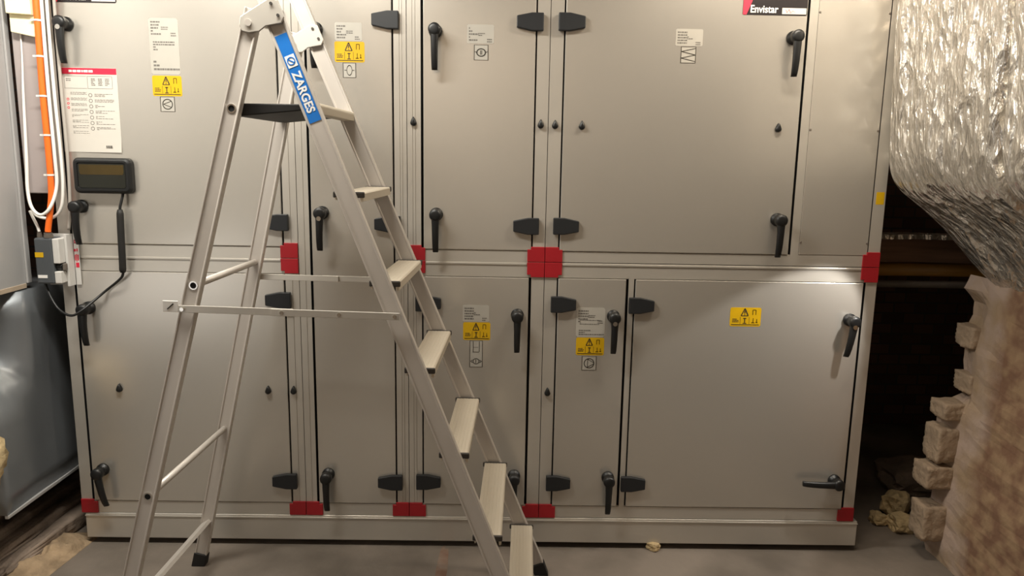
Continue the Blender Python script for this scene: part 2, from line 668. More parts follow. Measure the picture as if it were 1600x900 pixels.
def type_label(t, x0, x1, z0, z1, seed, rows=7, dark=False):
    o, w, h = sticker(t, 'type_label', x0, x1, z0, z1, 'label', 'pale film type label')
    bm = bmesh.new()
    y0 = -.0006
    hh = min(h, .066)
    bars(bm, w * .07, w * .42, h - hh * .9, h - hh * .12, 5, y0, seed, .5, .008)
    bars(bm, w * .42, w * .66, h - hh * .62, h - hh * .42, 2, y0, seed + 1, .5, .006)
    bars(bm, w * .74, w * .92, h - hh * .96, h - hh * .72, 2, y0, seed + 2, .5, .005)
    if h > .1:
        b2 = bmesh.new()
        bars(b2, w * .12, w * .85, h * .42, h * .6, 4, y0, seed + 3, .5, .009)
        link('printed_text', b2, 'greyink', o)
        b2 = bmesh.new()
        bars(b2, w * .1, w * .98, h * .06, h * .26, 3, y0, seed + 4, .5, .008)
        link('printed_text', b2, 'greyink', o)
    link('printed_text', bm, 'greyink', o)
    return o


def ring_bm(bm, cx, cz, r, tw, y0, squash=1., a0=0., a1=2 * PI, n=28):
    full = abs(a1 - a0 - 2 * PI) < 1e-6
    A = [a0 + (a1 - a0) * i / n for i in range(n if full else n + 1)]
    rs = []
    for a in A:
        c, s = math.cos(a), math.sin(a)
        rs.append([(cx + c * squash * (r - tw / 2), y0, cz + s * (r - tw / 2)), (cx + c * squash * (r + tw / 2), y0, cz + s * (r + tw / 2)),
                   (cx + c * squash * (r + tw / 2), y0 - .0004, cz + s * (r + tw / 2)), (cx + c * squash * (r - tw / 2), y0 - .0004, cz + s * (r - tw / 2))])
    if full:
        rs.append(rs[0])
    rings(bm, rs, not full)


def symbol(t, x0, x1, z0, z1, kind):
    o, w, h = sticker(t, 'symbol_sticker', x0, x1, z0, z1, 'label', 'white symbol sticker')
    bm = bmesh.new()
    y0 = -.0006
    tw = .0022
    flat(bm, 0, tw, 0, h, y0)
    flat(bm, w - tw, w, 0, h, y0)
    if kind != 'bars':
        flat(bm, tw, w - tw, h - tw * .6, h, y0)
        flat(bm, tw, w - tw, 0, tw * .6, y0)
    cx, cz = w / 2, h / 2

    def stroke(a, b, k=1.):
        d = Vector((b[0] - a[0], 0, b[1] - a[1])).normalized() * tw * k / 2
        prism(bm, [(a[0] - d.z, a[1] + d.x), (a[0] + d.z, a[1] - d.x), (b[0] + d.z, b[1] - d.x), (b[0] - d.z, b[1] + d.x)], y0 - .0004, y0)
    if kind == 'fan':
        ring_bm(bm, cx, cz, w * .33, tw * 1.4, y0)
        stroke((cx + w * .24, cz + w * .2), (cx - w * .28, cz))
        stroke((cx + w * .24, cz - w * .2), (cx - w * .28, cz))
    if kind == 'fan_right':
        ring_bm(bm, cx, cz, w * .33, tw * 1.4, y0)
        flat(bm, cx - w * .12, cx - w * .12 + tw, cz - w * .3, cz + w * .3, y0)
        stroke((cx - w * .1, cz + w * .28), (cx + w * .3, cz + w * .05))
        stroke((cx - w * .1, cz - w * .28), (cx + w * .3, cz - w * .05))
    if kind == 'wheel':
        ring_bm(bm, cx, cz, h * .33, tw * 1.4, y0, .55)
        stroke((w * .12, cz), (w * .3, cz))
        stroke((w * .7, cz), (w * .88, cz))
    if kind == 'damper':
        ring_bm(bm, cx, cz, h * .24, tw * 1.6, y0, 1.2)
        flat(bm, cx - tw * 1.5, cx - tw * .3, cz - h * .14, cz + h * .14, y0)
        flat(bm, cx + tw * .6, cx + tw * 1.6, cz - h * .14, cz + h * .14, y0)
        stroke((w * .06, cz + h * .06), (w * .2, cz))
        stroke((w * .94, cz + h * .06), (w * .8, cz))
    if kind == 'filter':
        for k in range(4):
            a, b = (tw, w - tw) if k % 2 else (w - tw, tw)
            stroke((a, h * (.9 - k * .2)), (b, h * (.7 - k * .2)), 1.2)
    if kind == 'stack':
        flat(bm, w * .25, w * .25 + tw, h * .58, h * .97, y0)
        flat(bm, w * .72, w * .72 + tw, h * .58, h * .97, y0)
        flat(bm, w * .25, w * .72, h * .56, h * .58, y0)
        flat(bm, w * .3, w * .66, h * .74, h * .75, y0)
        cz = h * .22
        ring_bm(bm, cx, cz, h * .1, tw * 1.2, y0, 1.1)
        stroke((w * .08, cz), (w * .24, cz + h * .05))
        stroke((w * .08, cz), (w * .24, cz - h * .05))
        stroke((w * .92, cz), (w * .76, cz + h * .05))
        stroke((w * .92, cz), (w * .76, cz - h * .05))
        flat(bm, cx - tw, cx, cz - h * .07, cz + h * .07, y0)
    link('pictogram', bm, 'ink', o)
    return o


def name_plate(t, x0, x1, z0, z1, has_slip):
    o, w, h = sticker(t, 'name_plate', x0, x1, z0, z1, 'plate_black', 'black name plate with white lettering', th=.0012)
    y0 = -.0013
    bm = bmesh.new()
    prism(bm, [(.001, .001), (w * .06, .001), (w * .13, h * .6), (w * .17, h - .001), (.001, h - .001)], y0 - .0003, y0)
    link('red_stripe', bm, 'redink', o)
    b = text_bm('Envistar', .03, .0006)
    fit_text(b, (w * .12, y0 - .0003, .0075), (1, 0, 0), (0, 0, 1), w * .43, .026)
    link('lettering', b, 'white', o)
    if has_slip:
        bm = bmesh.new()
        flat(bm, w * .61, w * .985, .0045, .0255, y0, .0006)
        s = link('white_slip', bm, 'paper', o)
        s['label'] = 'white paper slip'
        bm = bmesh.new()
        x, pts = w * .66, ((0, .02), (.005, .009), (.012, .021), (.018, .008), (.025, .016), (.034, .011))
        for (xa, za), (xb, zb) in zip(pts, pts[1:]):
            prism(bm, [(x + xa, za), (x + xa + .0016, za), (x + xb + .0016, zb), (x + xb, zb)], y0 - .0010, y0 - .0006)
        link('red_scribble', bm, 'redink', o)
    return o


MID, BOT, TOP = 1108, 125, 2083
G = 'cabinet'
# upper left
u1, _ = cabinet('upper left cabinet section carrying the display terminal and the red-headed sheet', -1578, -731, MID, TOP,
                [(-1531, -783, 1149, 2036, 'R')], grooves=[(-756, -753, MID, TOP)])
u1l, _ = cabinet('lower left cabinet section with one wide door behind the rear ladder legs', -1578, -731, BOT, MID,
                 [(-1531, -783, 175, 1050, 'R')], grooves=[(-756, -753, BOT, MID)])
u2, _ = cabinet('narrow full-height cabinet section with one tall door and three lever handles', -731, -341, BOT, TOP,
                [(-685, -388, 175, 2036, 'R')], grooves=[(-366, -364, BOT, TOP), (-357, -355, BOT, TOP), (-708, -706, BOT, TOP)])
u3, _ = cabinet('upper middle cabinet section with label but no yellow warning sticker on its square door', -341, 150, MID, TOP,
                [(-288, 103, 1149, 2036, 'R')], grooves=[(-322, -320, MID, TOP), (-312, -310, MID, TOP)])
u3l, _ = cabinet('lower middle cabinet section behind the front steps of the ladder', -341, 150, BOT, MID,
                 [(-288, 99, 175, 1050, 'L')], grooves=[(-322, -320, BOT, MID), (-312, -310, BOT, MID)])
u4, _ = cabinet('widest upper cabinet section under the black name plate beside the foil duct', 150, 1358, MID, TOP,
                [(199, 1028, 1149, 2036, 'L')], [(1062, 1312, 1149, 2036)])
u4l, _ = cabinet('widest lower cabinet section with a narrow door and a wide door', 150, 1358, BOT, MID,
                 [(198, 451, 175, 1050, 'L'), (478, 1312, 175, 1050, 'L')])

handle(u1, -1484, 1893, lock=True)
handle(u1, -1484, 1281)
handle(u1l, -1487, 917)
handle(u1l, -1484, 300, -.16)
handle(u2, -646, 1893)
handle(u2, -640, 1273, .03, lock=True)
handle(u2, -643, 293)
handle(u3, -241, 1894)
handle(u3, -238, 1274)
handle(u3l, 55, 914)
handle(u3l, 54, 295)
handle(u4, 979, 1895)
handle(u4, 973, 1275)
handle(u4l, 404, 915, lock=True)
handle(u4l, 408, 293)
handle(u4l, 1267, 915, .12, lock=True)
handle(u4l, 1268, 292, PI / 2)
for z in (1928, 1236):
    hinge(u1, -783, z, 'R')
for z in (956, 264):
    hinge(u1l, -783, z, 'R')
for z in (1927, 1236, 264):
    hinge(u2, -388, z, 'R')
for z in (1930, 1237):
    hinge(u3, 103, z, 'R')
for z in (953, 268):
    hinge(u3l, -290, z, 'L')
for z in (1932, 1239):
    hinge(u4, 199, z, 'L')
for z in (956, 269):
    hinge(u4l, 198, z, 'L')
    hinge(u4l, 481, z, 'L')
plug(u1l, -1400, 614)
plug(u1l, -856, 614)
plug(u1l, -764, 613).location.y = 0
plug(u3, -318, 1589).location.y = 0
plug(u3, 124, 1588).location.y = 0
plug(u4, 174, 1587).location.y = 0
plug(u4, 267, 1586)
plug(u4, 952, 1590)
plug(u4l, 172, 620).location.y = 0
for t, x, z, sx, sz in ((u1, -1578, MID, 1, 1), (u1, -731, MID, -1, 1), (u1l, -1578, MID, 1, -1), (u1l, -731, MID, -1, -1),
                        (u1l, -1578, BOT, 1, 1), (u1l, -731, BOT, -1, 1), (u2, -731, BOT, 1, 1), (u2, -341, BOT, -1, 1),
                        (u3, -341, MID, 1, 1), (u3, 150, MID, -1, 1), (u3l, -341, MID, 1, -1), (u3l, 150, MID, -1, -1),
                        (u3l, -341, BOT, 1, 1), (u3l, 150, BOT, -1, 1), (u4, 150, MID, 1, 1), (u4, 1358, MID, -1, 1),
                        (u4l, 150, MID, 1, -1), (u4l, 1358, MID, -1, -1), (u4l, 150, BOT, 1, 1), (u4l, 1358, BOT, -1, 1)):
    corner(t, x, z, sx, sz)
# light edge strips where the upper sections stand on the lower ones
for t, xa, xb in ((u1l, -1514, -795), (u3l, -277, 86), (u4l, 214, 1294)):
    bm = bmesh.new()
    box(bm, q(xa) - t.location.x, q(xb) - t.location.x, -.0035, -.0001, q(MID - 12) - t.location.z, q(MID - 4) - t.location.z)
    link('joint_strip', bm, 'frame', t, bevel=.0015)
# stickers
type_label(u1, -1211, -1112, 1735, 1919, 11)
warning(u1, -1210, -1110, 1663, 1731)
symbol(u1, -1187, -1137, 1611, 1661, 'fan')
type_label(u2, -583, -491, 1857, 1917, 21)
warning(u2, -585, -483, 1787, 1855)
symbol(u2, -558, -513, 1736, 1785, 'wheel')
type_label(u3, -134, -42, 1857, 1919, 31)
symbol(u3, -110, -61, 1802, 1853, 'damper')
type_label(u4, 578, 671, 1862, 1918, 41)
symbol(u4, 598, 650, 1806, 1860, 'filter')
type_label(u3l, -143, -47, 886, 948, 51)
warning(u3l, -141, -42, 818, 884)
symbol(u3l, -117, -69, 716, 816, 'stack')
type_label(u4l, 270, 375, 835, 945, 61)
warning(u4l, 272, 375, 767, 833)
symbol(u4l, 295, 349, 710, 763, 'fan_right')
warning(u4l, 830, 943, 884, 954)
name_plate(u4, 801, 1021, 1968, 2034, True)
name_plate(u1, -1524, -1313, 1964, 2034, True)
o, w, h = sticker(u4, 'marking_tape', 1323, 1352, 1334, 1378, 'yellow', 'small yellow tape mark', y=-.0001)
for x in (1067, 1306):
    for z in (1982, 1590, 1195):
        bm = bmesh.new()
        cyl(bm, (0, 0, 0), (0, -.0025, 0), .0045, .003, 10)
        o = link('screw', bm, 'pipe_grey', u4)
        o.location = (q(x) - u4.location.x, -.0013, q(z) - u4.location.z)

# plinth under the whole row
pl = empty('plinth', (0, 0, 0), 'long grey steel plinth under the whole row of cabinets', 'plinth')
bm = bmesh.new()
prism(bm, [(0, 0), (0, 0)][:0] + [(q(-1566), q(24)), (q(1376), q(24)), (q(1376), q(124)), (q(-1566), q(124))], -.004, .93)
link('beam', bm, 'frame', pl, bevel=.003)
bm = bmesh.new()
prism(bm, [(q(-1566), q(112)), (q(1376), q(112)), (q(1376), q(117)), (q(-1566), q(117))], -.0075, -.004)
link('edge_bead', bm, 'frame', pl, bevel=.001)
for x in (-1480, -341, 150, 1290):
    bm = bmesh.new()
    cyl(bm, (q(x), .09, 0), (q(x), .09, .008), .05)
    cyl(bm, (q(x), .09, .008), (q(x), .09, q(24) - .0002), .014)
    link('levelling_foot', bm, 'rubber_grey', pl)

# ------------------------------------------------------------------ step ladder
LP = dict(x0=-.6624, y0=-.4748, psi=-.0297, zt=2.0133, W=.1889, fl=.0591, af=.4061, ar=.2455, ur=.0078, z1=1.4406, ds=.2471)
EU = Vector((math.cos(LP['psi']), math.sin(LP['psi']), 0))      # towards the foot of the steps
EW = Vector((-math.sin(LP['psi']), math.cos(LP['psi']), 0))     # across the ladder, away from the viewer
EZ = Vector((0, 0, 1))
lad = empty('step_ladder', (LP['x0'], LP['y0'], 0), 'aluminium step ladder with a blue brand sticker standing open before the cabinets', 'ladder')


def LU(kind, z):
    h = LP['zt'] - z
    return LP['af'] * h if kind == 'f' else LP['ur'] - LP['ar'] * h


def LW(z):
    return LP['W'] + LP['fl'] * (LP['zt'] - z)


def lp(u, w, z):
    return EU * u + EW * w + EZ * z


def LPt(kind, s, z, du=0., dw=0.):
    return lp(LU(kind, z) + du, s * (LW(z) + dw), z)


RAILW, RAILT = .049, .024


def rail(kind, s, z0, z1, name, w):
    p0, p1 = LPt(kind, s, z0), LPt(kind, s, z1)
    d, a, b = frame_of(p1 - p0, EU)
    t = RAILT
    # I-shaped extrusion: web with a bead along both edges
    sec = [(-.5, -.5), (-.40, -.5), (-.36, -.36), (.36, -.36), (.40, -.5), (.5, -.5), (.5, .5), (.40, .5), (.36, .36), (-.36, .36), (-.40, .5), (-.5, .5)]
    bm = bmesh.new()
    rings(bm, [[p + a * cx * w + b * cy * t for cx, cy in sec] for p in (p0, p1)])
    return link(name, bm, 'alu', lad, bevel=.0012)


for s in (-1, 1):
    r = rail('f', s, .03, 2.58, 'front_rail', .049)
    l = rail('r', s, .045, 1.93, 'rear_leg', .045)
    for kind, parent, z, hgt in (('f', r, .0, .045), ('r', l, .0, .052)):
        bm = bmesh.new()
        p0, p1 = LPt(kind, s, z), LPt(kind, s, z + hgt)
        d, a, b = frame_of(p1 - p0, EU)
        ww = .054 if kind == 'f' else .05
        lo = [p0 + a * cx * ww * 1.06 + b * cy * .034 for cx, cy in ((-.5, -.5), (.5, -.5), (.5, .5), (-.5, .5))]
        lo = [Vector((v.x, v.y, .0006)) for v in lo]
        hi = [p1 + a * cx * ww + b * cy * .030 for cx, cy in ((-.5, -.5), (.5, -.5), (.5, .5), (-.5, .5))]
        rings(bm, [lo, hi])
        f = link('foot', bm, 'rubber', parent, bevel=.003)
        f['label'] = 'black rubber foot'

# safety rail between the tops of the front rails
bm = bmesh.new()
tube(bm, [LPt('f', -1, 2.55), LPt('f', 1, 2.55)], .016, 14)
link('top_rail', bm, 'alu', lad, smooth=True)

# six treads with end caps
for k in range(6):
    z = LP['z1'] - k * LP['ds']
    u, hw = LU('f', z) + .004, LW(z) - RAILT / 2
    D = .076
    bm = bmesh.new()
    # ribbed tread: profile in (u, z) swept across
    prof = []
    n = 7
    for i in range(n):
        a, b = -D / 2 + D * i / n, -D / 2 + D * (i + 1) / n
        g = .0006
        prof += [(a + .0004, -g), (a + .0016, 0), (b - .0016, 0), (b - .0004, -g)]
    prof += [(D / 2 + .003, -.004), (D / 2 + .003, -.025), (D / 2 - .004, -.027), (D / 2 - .006, -.006), (-D / 2 + .006, -.006), (-D / 2 + .004, -.022), (-D / 2, -.022)]
    rings(bm, [[lp(u + pu, s * hw, z + .006 + pz) for pu, pz in prof] for s in (-1, 1)])
    tr = link('tread', bm, 'tread', lad)
    for s in (-1, 1):
        bm = bmesh.new()
        c = lp(u, s * (hw - .004), z - .001)
        beam(bm, c - EU * (D / 2 + .006), c + EU * (D / 2 + .006), EZ, .017, .010)
        e = link('end_cap', bm, 'rubber_grey', tr, bevel=.003)
        e['label'] = 'dark rubber end cap'
# top platform
zp = 1.684
hwp = LW(zp) - RAILT / 2 - .001
bm = bmesh.new()
u0, u1_ = LU('r', zp) - .012, LU('f', zp) - .012
rings(bm, [[lp(u0, s * hwp, zp), lp(u1_, s * hwp, zp), lp(u1_, s * hwp, zp - .016), lp(u0 + .03, s * hwp, zp - .034), lp(u0, s * hwp, zp - .034)] for s in (-1, 1)])
pf = link('platform', bm, 'rubber', lad, bevel=.003)
pf['label'] = 'black standing platform'
bm = bmesh.new()
rings(bm, [[lp(u1_ + .001, s * hwp, zp + .004), lp(u1_ + .036, s * hwp, zp + .004), lp(u1_ + .042, s * hwp, zp - .004), lp(u1_ + .042, s * hwp, zp - .026), lp(u1_ + .001, s * hwp, zp - .026)] for s in (-1, 1)])
link('platform_nosing', bm, 'tread', lad, bevel=.003)
# rungs of the rear frame with hollow ends in the near leg
for z, r_, flatbar in ((1.181, .0105, False), (.563, .0105, False), (.185, .016, True)):
    bm = bmesh.new()
    p0, p1 = LPt('r', -1, z, 0, -.010), LPt('r', 1, z, 0, -.010)
    if flatbar:
        beam(bm, p0, p1, EU + EZ * .6, .034, .012)
    else:
        tube(bm, [p0, p1], r_, 12)
    rg = link('rung', bm, 'alu', lad, smooth=not flatbar)
for z, kind in ((1.668, 'r'), (1.181, 'r'), (.563, 'r')):
    for s in (-1, 1):
        bm = bmesh.new()
        c = LPt(kind, s, z)
        o_ = EW * s * (RAILT / 2)
        n = 18
        rs = []
        for dd, rad in ((-.002, .0125), (.002, .0125), (.002, .0088), (-.002, .0088)):
            rs.append([c + EW * s * (RAILT * .36 + dd) + (math.cos(2 * PI * i / n) * EU + math.sin(2 * PI * i / n) * EZ) * rad for i in range(n)])
        rs.append(rs[0])
        rings(bm, rs, False)
        bmesh.ops.remove_doubles(bm, verts=bm.verts, dist=1e-6)
        rv = link('rivet', bm, 'chrome', lad)
        bm = bmesh.new()
        cyl(bm, c + EW * s * (RAILT * .36 - .002), c + EW * s * (RAILT * .36 + .0006), .0088, n=n)  # near-black disc painted as the shade inside the hollow end
        link('bore_shade', bm, 'hole', rv)
# pivot brackets on both sides
for s in (-1, 1):
    bm = bmesh.new()
    zc = 1.905
    uf, ur = LU('f', zc), LU('r', zc)
    poly = [(ur - .030, zc - .018), (ur - .026, zc + .004), (uf - .010, zc + .052), (uf + .012, zc + .048), (uf + .030, zc + .004), (uf + .022, zc - .012),
            (uf - .02, zc - .02), (ur + .024, zc - .034), (ur - .004, zc - .038), (ur - .022, zc - .034)]
    hw = LW(zc) + RAILT / 2 + .001 if s < 0 else LW(zc) - RAILT / 2 - .009
    io = 1 if s < 0 else -1
    if s > 0:
        hw += .008
    rings(bm, [[lp(a, s * (hw + io * e_), z) for a, z in poly] for e_ in (0, .006)])
    pb = link('pivot_bracket', bm, 'alu_bright', lad, bevel=.002)
    for a, z, r_, m_ in ((ur - .004, zc - .012, .009, 'alu'), (uf - .004, zc + .038, .004, 'rubber_grey'), (uf + .014, zc + .008, .004, 'rubber_grey')):
        bm = bmesh.new()
        cyl(bm, lp(a, s * (hw + io * .0055), z), lp(a, s * (hw + io * .009), z), r_)
        link('bolt', bm, m_, pb)
# folding stays on both outer sides
for s in (-1, 1):
    zr, zf = (1.116, 1.108) if s < 0 else (1.127, 1.121)
    a, b = LPt('r', s, zr, -.012), LPt('f', s, zf, .004)
    off = EW * s * (RAILT / 2 + .004)
    a += off
    b += off
    j = a.lerp(b, .47)
    j2 = a.lerp(b, .52)
    bm = bmesh.new()
    dn = (b - a).normalized()
    beam(bm, a - dn * .012, j2, EZ, .020, .005)
    st = link('folding_stay', bm, 'alu_bright', lad, bevel=.001)
    bm = bmesh.new()
    o2 = EW * s * .0055
    beam(bm, j + o2 - dn * .03, b + o2 + dn * .014, EZ, .020, .005)
    link('folding_stay', bm, 'alu_bright', lad, bevel=.001)
    for p in (a, j, a.lerp(b, .74), b):
        bm = bmesh.new()
        cyl(bm, p + EW * s * .002, p + EW * s * .0105, .0055)
        link('rivet', bm, 'chrome', st)
    if s < 0:
        bm = bmesh.new()
        c = a - dn * .035 + EZ * .006
        beam(bm, c - dn * .022, c + dn * .022, EZ, .032, .003)
        tg = link('latch_tag', bm, 'white', lad, bevel=.002)
        tg['label'] = 'white plastic latch tag'
        bm = bmesh.new()
        beam(bm, c - dn * .009 - EZ * .008 - EW * .002, c + dn * .009 + EZ * .008 - EW * .002, EZ - dn, .003, .001)
        link('mark', bm, 'ink', tg)
# blue brand sticker on the near front rail
pT, pB = LPt('f', -1, 1.864), LPt('f', -1, 1.636)
d, a, b = frame_of(pB - pT, EU)
if b.dot(EW) > 0:
    b = -b
out = b * (RAILT * .36 + .0006)
L = (pB - pT).length
bm = bmesh.new()
beam(bm, pT + out, pB + out, a, .0345, .0008)
bs = link('brand_sticker', bm, 'blue', lad)
bs['label'] = 'blue brand sticker with white lettering'
tb = text_bm('ZARGES', .03, .0009)
fit_text(tb, pT + out + b * .0008 + d * (L * .42) - a * .0125, d, a, L * .47, .025)
link('lettering', tb, 'white', bs)
bm = bmesh.new()
beam(bm, pT + out + b * .0006 + d * (L * .235), pT + out + b * .0006 + d * (L * .37), a, .027, .0008)
lg = link('logo', bm, 'white', bs)
# rising stroke crossing a ring, drawn on the white square
bm = bmesh.new()
cc = pT + out + b * .0012 + d * (L * .302)
n = 28
rs = []
for i in range(n):
    t = 2 * PI * i / n
    e_ = math.cos(t) * d + math.sin(t) * a
    rs.append([cc + e_ * .0085, cc + e_ * .0112, cc + e_ * .0112 + b * .0004, cc + e_ * .0085 + b * .0004])
rs.append(rs[0])
rings(bm, rs, False)
beam(bm, cc - d * .008 - a * .008, cc + d * .008 + a * .008, d - a, .003, .0008)
link('logo_mark', bm, 'blue', bs)

# ------------------------------------------------------------------ things hung on the upper left cabinet
YD = Y_DOOR - .0003
sh = empty('instruction_sheet', (q(-1428), YD, q(1469)), 'white printed sheet with a red header taped above the display terminal', 'sheet')
W, H = q(198), q(283)
bm = bmesh.new()
ring_rows = []
for j in range(13):
    z = H * j / 12
    bend = .004 * max(0, 1 - z / (H * .25)) ** 2
    ring_rows.append([(x, -bend * (.5 + x / W) - .0004, z) for x in [W * (i / 8 - .5) for i in range(9)]])
top = [[bm.verts.new(p) for p in r] for r in ring_rows]
back = [[bm.verts.new((p[0], p[1] + .0004, p[2])) for p in r] for r in ring_rows]
for j in range(12):
    for i in range(8):
        bm.faces.new((top[j][i], top[j][i + 1], top[j + 1][i + 1], top[j + 1][i]))
        bm.faces.new((back[j][i], back[j + 1][i], back[j + 1][i + 1], back[j][i + 1]))
for j in range(12):
    bm.faces.new((top[j][0], top[j + 1][0], back[j + 1][0], back[j][0]))
    bm.faces.new((top[j][8], back[j][8], back[j + 1][8], top[j + 1][8]))
for i in range(8):
    bm.faces.new((top[0][i], back[0][i], back[0][i + 1], top[0][i + 1]))
    bm.faces.new((top[12][i], top[12][i + 1], back[12][i + 1], back[12][i]))
link('page', bm, 'paper', sh)
bm = bmesh.new()
flat(bm, -W * .495, W * .495, H * .925, H * .997, -.0005)
hd = link('header_band', bm, 'redink', sh)
hd['label'] = 'red header band'
bm = bmesh.new()
bars(bm, -W * .32, W * .3, H * .945, H * .975, 1, -.001, 5, .9, .012)
link('header_text', bm, 'white', hd)
bm = bmesh.new()
for x in (-.41, -.015, .41):
    flat(bm, W * x, W * x + .0009, H * .76, H * .9, -.0005)
for x0, x1 in ((-.41, -.03), (-.015, .41)):
    flat(bm, W * x0, W * x1, H * .757, H * .76, -.0005)
    flat(bm, W * x0, W * x1, H * .90, H * .903, -.0005)
for x in (.05, .17, .29):
    bars(bm, W * x, W * (x + .07), H * .79, H * .88, 5, -.0005, int(x * 100), .5, .006)
bars(bm, -W * .38, -W * .3, H * .84, H * .88, 2, -.0005, 9, .5, .006)
for k in range(7):
    z = H * (.68 - k * .066)
    bars(bm, W * .09, W * .42, z - H * .02, z + H * .02, 3, -.0005, 40 + k, .35, .010)
    ring_bm(bm, W * .02, z, .006, .0016, -.0005, n=14)
for k in range(8):
    z = H * (.70 - k * .066)
    bars(bm, -W * .32, -W * .04, z - H * .018, z + H * .018, 3, -.0030 if k > 7 else -.0005, 60 + k, .3, .010)
bars(bm, W * .24, W * .42, H * .055, H * .085, 1, -.0052, 3, .8, .008)
link('printed_text', bm, 'greyink', sh)
bm = bmesh.new()
for k in range(3):
    ring_bm(bm, -W * .37, H * (.63 - k * .05), .0035, .002, -.0005, n=12)
rp = link('red_symbols', bm, 'redink', sh)

# display terminal
tm = empty('display_terminal', (q(-1389), YD, q(1389)), 'black display terminal hung on the upper left door, trailing a black cable', 'terminal')
W, H = q(200), q(122)


def rrect(w, h, r, n=6):
    pts = []
    for cx, cz, a0 in ((w / 2 - r, h / 2 - r, 0), (-w / 2 + r, h / 2 - r, PI / 2), (-w / 2 + r, -h / 2 + r, PI), (w / 2 - r, -h / 2 + r, 1.5 * PI)):
        for i in range(n + 1):
            a = a0 + PI / 2 * i / n
            pts.append((cx + r * math.cos(a), cz + r * math.sin(a)))
    return pts


bm = bmesh.new()
rs = []
for y, ins in ((0, .006), (-.006, .0), (-.026, .0), (-.034, .004), (-.037, .010), (-.037, .017), (-.033, .019)):
    rs.append([(x, y, z) for x, z in rrect(W - 2 * ins, H - 2 * ins, max(.006, .02 - ins * .7))])
rings(bm, rs)
hs = link('housing', bm, 'isolator' if False else 'plastic', tm, smooth=False)
bm = bmesh.new()
prism(bm, rrect(W - .042, H - .042, .008), -.0345, -.0331)
link('screen', bm, 'screen', tm)
bm = bmesh.new()
prism(bm, [(-W * .36, .004), (W * .36, .004), (W * .38, .012), (W * .38, H * .31), (-W * .38, H * .31), (-W * .38, .012)], -.0352, -.0346)  # brownish reflection on the glass, painted in as a strip
af = link('amber_reflection', bm, 'amber', tm)
af['label'] = 'amber reflection painted across the screen'
tl = tm.location


def rel(pts, o):
    return [Vector(p) - o.location for p in pts]


bm = bmesh.new()
tube(bm, spline(rel([(-1.398, -.02, 1.41), (-1.397, -.022, 1.39), (-1.402, -.03, 1.36), (-1.405, -.034, 1.335), (-1.406, -.036, 1.25), (-1.408, -.036, 1.15), (-1.411, -.034, 1.10),
                         (-1.43, -.03, 1.075), (-1.49, -.026, 1.028), (-1.545, -.09, .968), (-1.58, -.10, .953), (-1.628, -.085, .972), (-1.660, -.072, 1.01), (-1.68, -.062, 1.05), (-1.684, -.06, 1.064)], tm), 8), .0048, 8)
link('cable', bm, 'plastic', tm, smooth=True)
bm = bmesh.new()
tube(bm, spline(rel([(-1.405, -.034, 1.338), (-1.4065, -.036, 1.25), (-1.408, -.036, 1.17), (-1.411, -.034, 1.105)], tm), 6), [.009] + [.0125] * 17 + [.009], 12)
link('cable_sleeve', bm, 'rubber', tm, smooth=True)

# ------------------------------------------------------------------ left side: ducts, tray, cables, isolator
du = empty('sheet_metal_duct', (-1.95, -1.0, 1.05), 'pale grey sheet metal duct running past the upper left corner of the cabinets', 'duct')
o = du.location
bm = boxm(-2.35 - o.x, -1.76 - o.x, -2.6 - o.y, -.03 - o.y, 1.05 - o.z, 2.7 - o.z)
link('duct_wall', bm, 'galv', du, bevel=.006)
bm = boxm(-1.7598 - o.x, -1.752 - o.x, -.052 - o.y, -.028 - o.y, 1.062 - o.z, 2.7 - o.z)
link('end_flange', bm, 'galv', du, bevel=.002)
bm = boxm(-1.7597 - o.x, -1.7565 - o.x, -2.6 - o.y, -.055 - o.y, 1.045 - o.z, 1.062 - o.z)
tp = link('edge_tape', bm, 'tape', du, bevel=.001)
tp['label'] = 'beige edge tape'

ld = empty('lower_duct', (-1.95, -.2, .27), 'dark dented sheet metal duct low beside the left cabinet, above the stone slabs', 'duct')
o = ld.location
bm = bmesh.new()
# outer face as a dented grid in Y and Z, then closed to a box
ys = [.4, .2, .06, -.02, -.07, -.117, -.15, -.18, -.21, -.24, -.27, -.305]
zs = [.268, .34, .42, .5, .58, .65, .72, .78, .86, .94, 1.04]
front = []
for y in ys:
    row = []
    for z in zs:
        line = -.117 - max(0, (.76 - z)) * 1.45
        k = max(0, line - y)
        x = -1.742 - .35 * k * (1 if z > .62 else max(0, (z - .5) / .12))
        x += .006 * noise.noise(Vector((y * 5, z * 5, 3)))
        x -= .45 * max(0, z - .64) * min(1, k / .04)  # upper near part leaned back so it reflects as a bright patch
        x -= .014 * max(0, 1 - abs(z - .5) / .25) * max(0, 1 - abs(y + .05) / .2)
        row.append(bm.verts.new((x - o.x, y - o.y, z - o.z)))
    front.append(row)
backv = [[bm.verts.new((-2.2 - o.x, y - o.y, z - o.z)) for z in (zs[0], zs[-1])] for y in ys]
for i in range(len(ys) - 1):
    for j in range(len(zs) - 1):
        bm.faces.new((front[i][j], front[i + 1][j], front[i + 1][j + 1], front[i][j + 1]))
    bm.faces.new((backv[i][0], backv[i][1], backv[i + 1][1], backv[i + 1][0]))
    bm.faces.new((front[i][0], backv[i][0], backv[i + 1][0], front[i + 1][0]))
    bm.faces.new((front[i][-1], front[i + 1][-1], backv[i + 1][1], backv[i][1]))
bm.faces.new([v for v in front[0]] + [backv[0][1], backv[0][0]])
bm.faces.new([v for v in front[-1]][::-1] + [backv[-1][0], backv[-1][1]])
link('duct_wall', bm, 'galv_dark', ld, smooth=True)
bm = boxm(-1.752 - o.x, -1.738 - o.x, -.305 - o.y, .4 - o.y, .255 - o.z, .268 - o.z)
link('bottom_flange', bm, 'galv', ld, bevel=.002)
